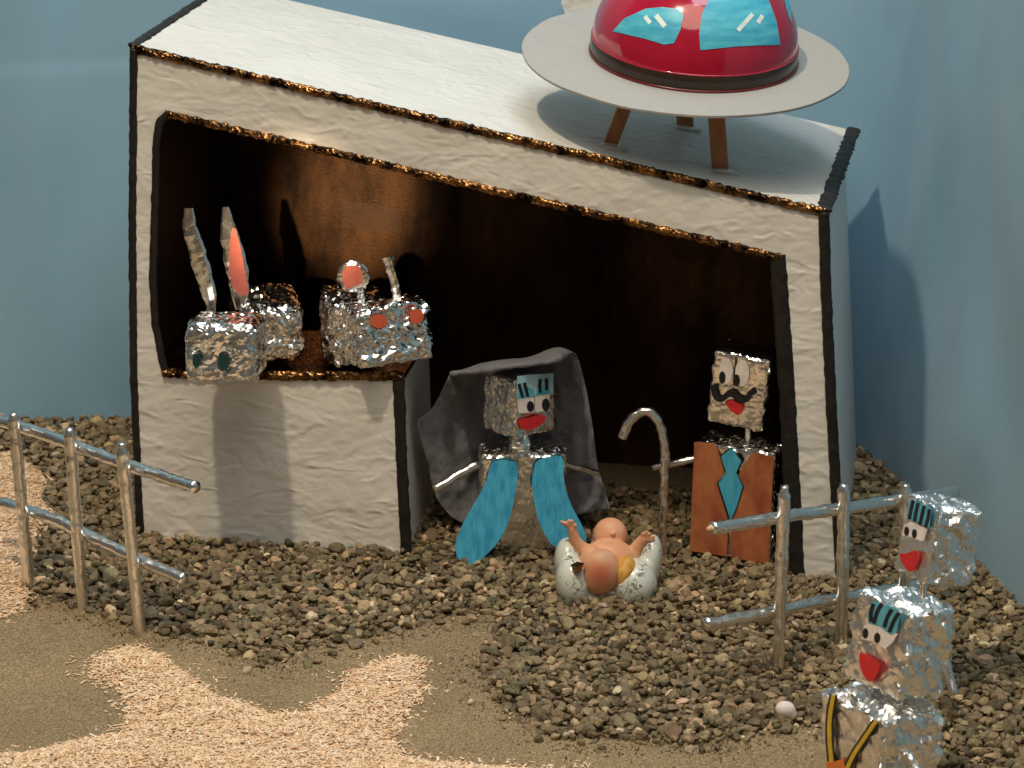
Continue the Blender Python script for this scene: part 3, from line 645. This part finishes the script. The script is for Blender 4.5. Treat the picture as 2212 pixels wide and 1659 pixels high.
# ------------------------------------------------------------------ two women robots at the right
STRAP = YELLOW_P
r2 = thing('robot_figure', 'foil robot with dark eyelashes standing behind the fence at far right', 'robot', (18.6, -15.6, 0), 'foil robots')
Mh = eul(-66, -11, -3); hc = Vector((18.92, -15.5, 7.05)); hs = (2.75, 2.45, 3.45)
h2 = foil_box('head', hc, Mh, hs, FOILR, r2, .10, .18, 13, 11)
tube('neck', [(18.3, -15.5, 3.6), (18.3, -15.5, 5.9)], .17, FOILS, r2, step=.15, lump=.2)
foil_box('body', Vector((17.95, -15.2, 1.9)), eul(-60, 0, 0), (3.1, 2.3, 4.3), FOILR, r2, .07, .22, 14, 12)
n = Mh @ Vector((0, -1, 0)); P0 = hc + n * hs[1] / 2
lash_face(h2, P0, n, z6, [[(1250, 345), (1285, 318), (1312, 330), (1302, 402), (1268, 400), (1240, 392)], [(1312, 326), (1378, 358), (1358, 425), (1330, 418), (1304, 405)]], [(1266, 370, 13, 25), (1308, 383, 13, 25)],
    [[(1285, 195), (1318, 205), (1342, 218), (1322, 318), (1290, 312), (1268, 288)], [(1342, 218), (1375, 232), (1402, 248), (1386, 352), (1350, 340), (1324, 318)]],
    [[(1302, 202), (1290, 250), (1280, 305)], [(1330, 215), (1318, 260), (1308, 318)], [(1362, 232), (1350, 280), (1338, 335)], [(1390, 250), (1382, 300), (1368, 348)]],
    [(1230, 490), (1260, 492), (1320, 475), (1330, 520), (1310, 580), (1275, 585), (1240, 540)], 3.6, .15)
tube('arm', [aty(*z6(1460, 1040), -18.2), aty(*z6(1495, 1150), -18.6), aty(*z6(1525, 1262), -19)], .23, FOILS, r2, step=.15, lump=.3, lf=2.5, seed=13)

r1 = thing('robot_figure', 'foil robot with yellow and black shoulder straps in the right foreground', 'robot', (15, -27, 0), 'foil robots')
Mh = eul(-54, -10, 0); hc = Vector((15.80, -26.5, 6.92)); hs = (3.3, 2.6, 3.65)
h1 = foil_box('head', hc, Mh, hs, FOILR, r1, .10, .2, 15, 14)
tube('neck', [(15.6, -26.6, 4.3), (15.6, -26.6, 5.4)], .2, FOILS, r1, step=.15, lump=.2)
Mb = eul(-56, -2, 0); bc = Vector((15.0, -26.95, 1.95)); bs = (3.9, 3.2, 5.3)
foil_box('body', bc, Mb, bs, FOILR, r1, .11, .22, 16, 15)
n = Mh @ Vector((0, -1, 0)); P0 = hc + n * hs[1] / 2
lash_face(h1, P0, n, z6, [[(1035, 882), (1062, 870), (1112, 890), (1097, 970), (1040, 962), (1026, 922)], [(1115, 884), (1216, 930), (1192, 972), (1150, 1010), (1100, 976)]], [(1042, 925, 15, 28), (1106, 950, 17, 28)],
    [[(1060, 872), (1054, 815), (1080, 752), (1112, 757), (1138, 790), (1115, 884)], [(1115, 884), (1138, 790), (1152, 768), (1210, 790), (1226, 850), (1210, 920), (1180, 935)]],
    [[(1085, 765), (1072, 815), (1072, 862)], [(1132, 762), (1105, 810), (1088, 872)], [(1185, 795), (1160, 840), (1145, 892)], [(1222, 815), (1195, 860), (1172, 918)]],
    [(1015, 1030), (1065, 1055), (1115, 1095), (1105, 1150), (1065, 1190), (1030, 1150), (1010, 1090)], 4.2, .15)
n = Mb @ Vector((0, -1, 0)); P0 = bc + n * bs[1] / 2
for pth in ([(868, 1262), (848, 1380), (846, 1500), (858, 1640), (862, 1700)], [(1098, 1405), (1040, 1490), (975, 1590), (930, 1690)]):
    o = cutout('shoulder_strap', stroke([z6(*p) for p in pth], 8.5), P0, n, INK, r1, .15, .03)
    cutout('strap_stripe', stroke([z6(*p) for p in pth], 4.3), P0, n, STRAP, o, .18, .02)
cutout('waist_patch', [z6(*p) for p in [(828, 1622), (860, 1628), (915, 1608), (935, 1680), (900, 1760), (840, 1760)]], P0, n, ORANGE_P, r1, .21, .03)
tube('arm', [aty(*z6(1262, 1560), -28.2), aty(*z6(1300, 1640), -29), aty(*z6(1370, 1740), -30)], .26, FOILS, r1, step=.15, lump=.3, lf=2.5, seed=16)

# ------------------------------------------------------------------ donkey and ox on the manger
don = thing('donkey_figure', 'foil donkey with long upright ears leaning over the manger ledge', 'donkey', st(5.2, 1, 9.1))
Mh = eul(-6, -3, 0); hc = Vector((-13.86, -.85, 11.33)); hs = (3.5, 2.9, 2.95)
dh = foil_box('head', hc, Mh, hs, FOIL, don, .055, .5, 13, 21, quiet_front=False)
foil_box('body', Vector((-12.3, 4.2, 11.0)), eul(10, 0, 0), (3.2, 4.6, 2.9), FOIL, don, .09, .6, 14, 22, quiet_front=False)
n = Mh @ Vector((0, -1, 0)); P0 = hc + n * hs[1] / 2
for cx, cy, rx, ry in [(368, 1080, 26, 48), (545, 1092, 40, 55)]: cutout('eye', [z3(*p) for p in ell(cx, cy, rx, ry)], P0, n, TEAL_D, dh, .10, .05)
def strip(name, pts, Y, mat, parent, th=.1, off=0, seed=0, lumpy=True):
    poly = [aty(*z3(x, y), Y - off) for x, y in pts]
    if lumpy: poly = [p + Vector((noise.noise(p * 3), noise.noise(p * 3 + Vector((5, 0, 0))), 0)) * .06 for p in catmull(poly, 3, True)]
    o = slab(name, poly, Vector((0, th, 0)), mat, parent)
    return o
ear = tube('ear', [aty(*z3(x, y), 1.6) for x, y in [(318, 75), (322, 190), (375, 380), (430, 560), (462, 700), (470, 800)]], lambda t: .34 * math.sin(math.pi * (.12 + .80 * t)) + .08, FOIL, don, False, ring=8, step=.22, lump=.25, flat=(Vector((0, 1, 0)), .3), seed=22)
ear = tube('ear', [aty(*z3(x, y), 2.6) for x, y in [(560, 68), (575, 200), (620, 400), (650, 560), (660, 740)]], lambda t: .50 * math.sin(math.pi * (.06 + .80 * t)) + .05, FOIL, don, False, ring=8, step=.22, lump=.2, flat=(Vector((0, 1, 0)), .25), seed=23)
strip('inner_ear', [(606, 205), (628, 215), (660, 340), (685, 480), (712, 638), (655, 655), (602, 590), (580, 480), (586, 300)], 2.6, PINK_P, ear, .04, .22, lumpy=False)

ox = thing('ox_figure', 'foil ox with round pink ears and red nostrils on the manger ledge', 'ox', st(12, 1.5, 9.2))
Mh = eul(26, -9, 0); hc = Vector((-6.1, 1.55, 11.35)); hs = (3.9, 1.9, 3.0)
om = foil_box('muzzle', hc, Mh, hs, FOIL, ox, .075, .25, 14, 31, quiet_front=False)
foil_box('head', Vector((-8.15, 2.9, 11.15)), eul(20, 0, 0), (2.2, 2.6, 3.4), FOIL, ox, .09, .3, 12, 32, quiet_front=False)
foil_box('body', Vector((-8.0, 5.6, 10.8)), eul(20, 0, 0), (2.8, 3.4, 2.9), FOIL, ox, .09, .5, 12, 33, quiet_front=False)
n = Mh @ Vector((0, -1, 0)); P0 = hc + n * hs[1] / 2
for cx, cy, rx, ry in [(1568, 820, 58, 44), (1815, 788, 46, 50)]: cutout('nostril', [z3(*p) for p in ell(cx, cy, rx, ry)], P0, n, NOSE, om, .14, .04)
P0 = Vector((-8.3, 1.45, 11)); n = Vector((0.15, -1, 0)).normalized()
e = cutout('eye', [z3(*p) for p in ell(1378, 895, 32, 94)], P0, n, PAPER_W, ox, .10, .04)
cutout('pupil', [z3(*p) for p in [(1388, 880), (1408, 875), (1410, 930), (1398, 985), (1384, 985)]], P0, n, flat('teal_paper', (.03, .25, .30)), e, .14, .02)
def paddle(name, cx, cy, rx, ry, Y, seed):
    pts = [(x + random.uniform(-9, 9), y + random.uniform(-9, 9)) for x, y in ell(cx, cy, rx, ry, 14)]
    return strip(name, pts, Y, FOIL, ox, .16, 0, seed)
tube('ear_stalk', [aty(*z3(1455, 700), 1.9), aty(*z3(1440, 600), 1.8)], .22, FOIL, ox, False, ring=8, step=.15, lump=.4)
e = tube('ear', [aty(*z3(1425, 630), 1.85), aty(*z3(1375, 420), 1.85)], lambda t: .05 + .74 * math.sqrt(max(0, 1 - (2 * t - 1) ** 2)), FOIL, ox, False, ring=18, step=.1, lump=.16, lf=3, flat=(Vector((0, 1, 0)), .22), seed=34)
strip('inner_ear', [(1325, 500), (1350, 462), (1420, 452), (1455, 490), (1460, 570), (1400, 590), (1350, 610), (1330, 560)], 1.85, PINK_P, e, .04, .30, lumpy=False)
e = tube('ear', [aty(*z3(x, y), 2.2) for x, y in [(1620, 395), (1640, 470), (1672, 560), (1690, 680)]], lambda t: .26 - .05 * t, FOIL, ox, False, ring=8, step=.2, lump=.35, flat=(Vector((0, 1, 0)), .5), seed=36)

# ------------------------------------------------------------------ crib and baby
cb = g(1311, 1300)
m, nt, b, tc = mat_new('white_glaze_scribbled'); setp(b, rough=.22, spec=.5, coat=.5)
vo = N(nt, 'ShaderNodeTexVoronoi', feature='DISTANCE_TO_EDGE'); vo.inputs['Scale'].default_value = 190
wn = noise_node(nt, tc, 160, 3); ad = N(nt, 'ShaderNodeVectorMath', operation='MULTIPLY_ADD'); ad.inputs[1].default_value = (.012,) * 3
nt.links.new(wn.outputs['Color'], ad.inputs[0]); nt.links.new(tc.outputs['Object'], ad.inputs[2]); nt.links.new(ad.outputs[0], vo.inputs['Vector'])
nb = noise_node(nt, tc, 110, 2); rA = ramp(nt, vo.outputs['Distance'], [(.02, (1, 1, 1)), (.07, (0, 0, 0))]); rB = ramp(nt, nb.outputs['Fac'], [(.50, (0, 0, 0)), (.58, (1, 1, 1))])
mm = N(nt, 'ShaderNodeMix', data_type='RGBA', blend_type='MULTIPLY'); mm.inputs[0].default_value = 1; nt.links.new(rA.outputs[0], mm.inputs[6]); nt.links.new(rB.outputs[0], mm.inputs[7])
mc = N(nt, 'ShaderNodeMix', data_type='RGBA'); mc.inputs[6].default_value = (.66, .68, .62, 1); mc.inputs[7].default_value = (.12, .13, .11, 1)
nt.links.new(mm.outputs[2], mc.inputs[0]); nt.links.new(mc.outputs[2], b.inputs['Base Color']); GLAZE = m
def P(x, y, Y): return aty(*zb(x, y), Y)
cy = cb.y
crib = thing('crib', 'white glazed two-lobed crib with dark scribbles on the gravel', 'crib', (cb.x, cb.y + 1, 0))
V, F = blob([(P(480, 1080, cy + .9), (.92, 1.2, 1.36), eul(0, 10, -8)), (P(420, 860, cy + 1.9), (.72, 1.1, 1.35), eul(0, 0, -6)), (P(1190, 1090, cy + .9), (1.12, 1.25, 1.25), eul(0, 10, 10)), (P(1370, 850, cy + 2.0), (.62, 1.0, 1.5), eul(0, 0, 8)), (P(840, 1170, cy + 1.5), (1.7, 1.5, .95), None), (P(700, 1290, cy + .45), (.35, .4, .4), None)], 48)
o = mk('shell', V, F, GLAZE, crib); remesh(o, .1, 5)
YEL = painted('yellow_straw_lining', (.45, .20, .03), (.72, .42, .10), .6, 260, .5, .0006)
V, F = blob([(P(1060, 980, cy + .75), (.62, .8, 1.0), eul(0, 20, 18))]); o = mk('lining', V, F, YEL, crib, True)

m, nt, b, tc = mat_new('peach_figurine'); setp(b, rough=.5, spec=.35, sss=0); b.inputs['Subsurface Radius'].default_value = (.004, .002, .001)
kn = P(800, 990, cy + .1)
def sphere_mask(nt, tc, c, org, r0, r1):
    vm = N(nt, 'ShaderNodeVectorMath', operation='DISTANCE'); vm.inputs[1].default_value = (Vector(c) - Vector(org)) * S
    nt.links.new(tc.outputs['Object'], vm.inputs[0]); mr = N(nt, 'ShaderNodeMapRange', interpolation_type='SMOOTHSTEP'); mr.inputs[1].default_value = r0 * S; mr.inputs[2].default_value = r1 * S; mr.inputs[3].default_value = 1; mr.inputs[4].default_value = 0
    nt.links.new(vm.outputs['Value'], mr.inputs[0]); return mr
borg = Vector((cb.x, cb.y + 2, 1.2))
n1 = noise_node(nt, tc, 150, 3); r1_ = ramp(nt, n1.outputs['Fac'], [(.3, (.66, .31, .17)), (.7, (.78, .42, .26))])
m1 = sphere_mask(nt, tc, P(790, 1010, cy - .55), borg, .2, 1.15); m2 = sphere_mask(nt, tc, P(840, 690, cy - .2), borg, .2, .9)
x1 = N(nt, 'ShaderNodeMix', data_type='RGBA'); x1.inputs[7].default_value = (.50, .14, .075, 1); nt.links.new(m1.outputs[0], x1.inputs[0]); nt.links.new(r1_.outputs[0], x1.inputs[6])
x2 = N(nt, 'ShaderNodeMix', data_type='RGBA'); x2.inputs[7].default_value = (.50, .33, .22, 1); nt.links.new(m2.outputs[0], x2.inputs[0]); nt.links.new(x1.outputs[2], x2.inputs[6]); nt.links.new(x2.outputs[2], b.inputs['Base Color'])
SKIN = m
baby = thing('baby_figurine', 'peach coloured baby figurine with outstretched arms lying in the white crib', 'baby', borg)
parts = [(P(910, 520, cy + 2.6), (.84, .80, .88), None), (P(735, 530, cy + 2.7), (.16, .16, .24), None), (P(1095, 560, cy + 2.7), (.16, .16, .24), None),
         (P(940, 500, cy + 1.86), (.13, .14, .10), None), (P(850, 600, cy + 2.0), (.28, .25, .24), None), (P(985, 600, cy + 2.0), (.28, .25, .24), None),
         (P(890, 760, cy + 1.7), (1.25, .9, .8), None), (P(800, 950, cy + .35), (.88, .72, 1.15), eul(0, -8, 6)), (P(690, 850, cy + .9), (.6, .7, .9), None)]
def limb(pts, r0, r1, nst=14):
    c = catmull(pts, 6)
    return [(q, (r0 + (r1 - r0) * i / (len(c) - 1),) * 3, None) for i, q in enumerate(c)]
parts += limb([P(760, 760, cy + 1.7), P(590, 690, cy + 1.7), P(500, 590, cy + 1.6), P(455, 440, cy + 1.5)], .44, .22)
parts += limb([P(1000, 780, cy + 1.7), P(1150, 770, cy + 1.8), P(1230, 650, cy + 1.8), P(1300, 560, cy + 1.7)], .44, .24)
for tip in [(330, 362), (372, 372), (420, 345), (460, 350), (500, 400)]: parts += limb([P(450, 440, cy + 1.5), P((450 + tip[0]) / 2, (440 + tip[1]) / 2 - 4, cy + 1.42), P(tip[0], tip[1], cy + 1.35)], .15, .085)
for tip in [(1290, 500), (1335, 478), (1375, 500), (1425, 535), (1410, 575)]: parts += limb([P(1305, 570, cy + 1.7), P((1305 + tip[0]) / 2, (570 + tip[1]) / 2 - 4, cy + 1.62), P(tip[0], tip[1], cy + 1.55)], .16, .085)
V, F = blob(parts, 48); o = mk('body', V, F, SKIN, baby); remesh(o, .04, 9)
o = fixn(mk('bronze_wedge', [P(438, 868, cy - .1), P(520, 832, cy - .2), P(600, 850, cy - .1), P(560, 960, cy - .3), P(490, 975, cy - .2), P(520, 900, cy - .55), P(560, 890, cy + .6)], [[0, 1, 5], [1, 2, 5], [2, 3, 5], [3, 4, 5], [4, 0, 5], [0, 6, 1], [1, 6, 2], [2, 6, 3], [3, 6, 4], [4, 6, 0]], BRONZE, None, base=P(520, 900, cy)))
tag(o, 'tiny shiny brown wedge tucked beside the baby in the crib', 'ornament')

# ------------------------------------------------------------------ fences
def fence(label, posts, rails, raw=None, rp=.29, rr=.29, seed=0):
    b0, b1 = g(*posts[0][2:]), g(*posts[-1][2:]); t = thing('fence', label, 'fence', (b0 + b1) / 2, 'foil stick fences')
    fd = (b1 - b0).normalized(); fn = Vector((fd.y, -fd.x, 0)); fn = fn if fn.y < 0 else -fn
    for i, (tx, ty, bx, by) in enumerate(posts):
        q = g(bx, by); top = on(tx, ty, q, Vector((0, 1, 0))); low = q + (q - top).normalized() * .4
        tube('post', [low, q.lerp(top, .5), top], lambda s: rp * (1 if s < .97 else .7), FOILS, t, step=.14, lump=.2, lf=2.4, seed=seed + i)
    for i, pts in enumerate(rails):
        pp = [on(x, y, b0 - fn * .5, fn) for x, y in pts]
        r = tube('rail', catmull(pp, 4), rr, FOILS, t, step=.14, lump=.22, lf=2.2, seed=seed + 10 + i)
        if raw is not None and i == raw:
            e = (pp[0] - pp[1]).normalized(); tube('bare_wood_end', [pp[0] - e * .1, pp[0] + e * .28], lambda s: .17 - .05 * s, flat('bare_wood', (.62, .42, .24)), r, ring=7, step=.1, lump=.6, lf=5)
    return t
fence('foil wrapped stick fence at the left edge beside the sawdust', [(28, 892, 63, 1258), (150, 925, 178, 1306), (262, 957, 302, 1358)], [[(-30, 900), (100, 940), (270, 1003), (424, 1053)], [(6, 1087), (110, 1120), (270, 1195), (398, 1252)]], seed=40)
fence('foil wrapped stick fence at right between the jacketed robot and the women robots', [(1695, 1050, 1680, 1451), (1823, 1046, 1817, 1398), (1957, 1046, 1949, 1345)], [[(1538, 1142), (1682, 1117), (1813, 1100), (1938, 1081), (2062, 1063)], [(1524, 1348), (1670, 1321), (1805, 1294), (1880, 1281), (2000, 1262)]], raw=0, seed=60)

# ------------------------------------------------------------------ white shell stone
c = g(1697, 1555); V, F = blob([(c + Vector((0, .2, .38)), (.5, .4, .42), eul(10, 20, 30)), (c + Vector((.22, .2, .2)), (.3, .3, .3), None)], 14)
o = mk('white_stone', V, F, flat('white_shell_stone', (.75, .66, .64), .6), None, base=c); remesh(o, .06, 4); tag(o, 'bright white rounded stone lying on the gravel left of the strapped robot', 'stone')
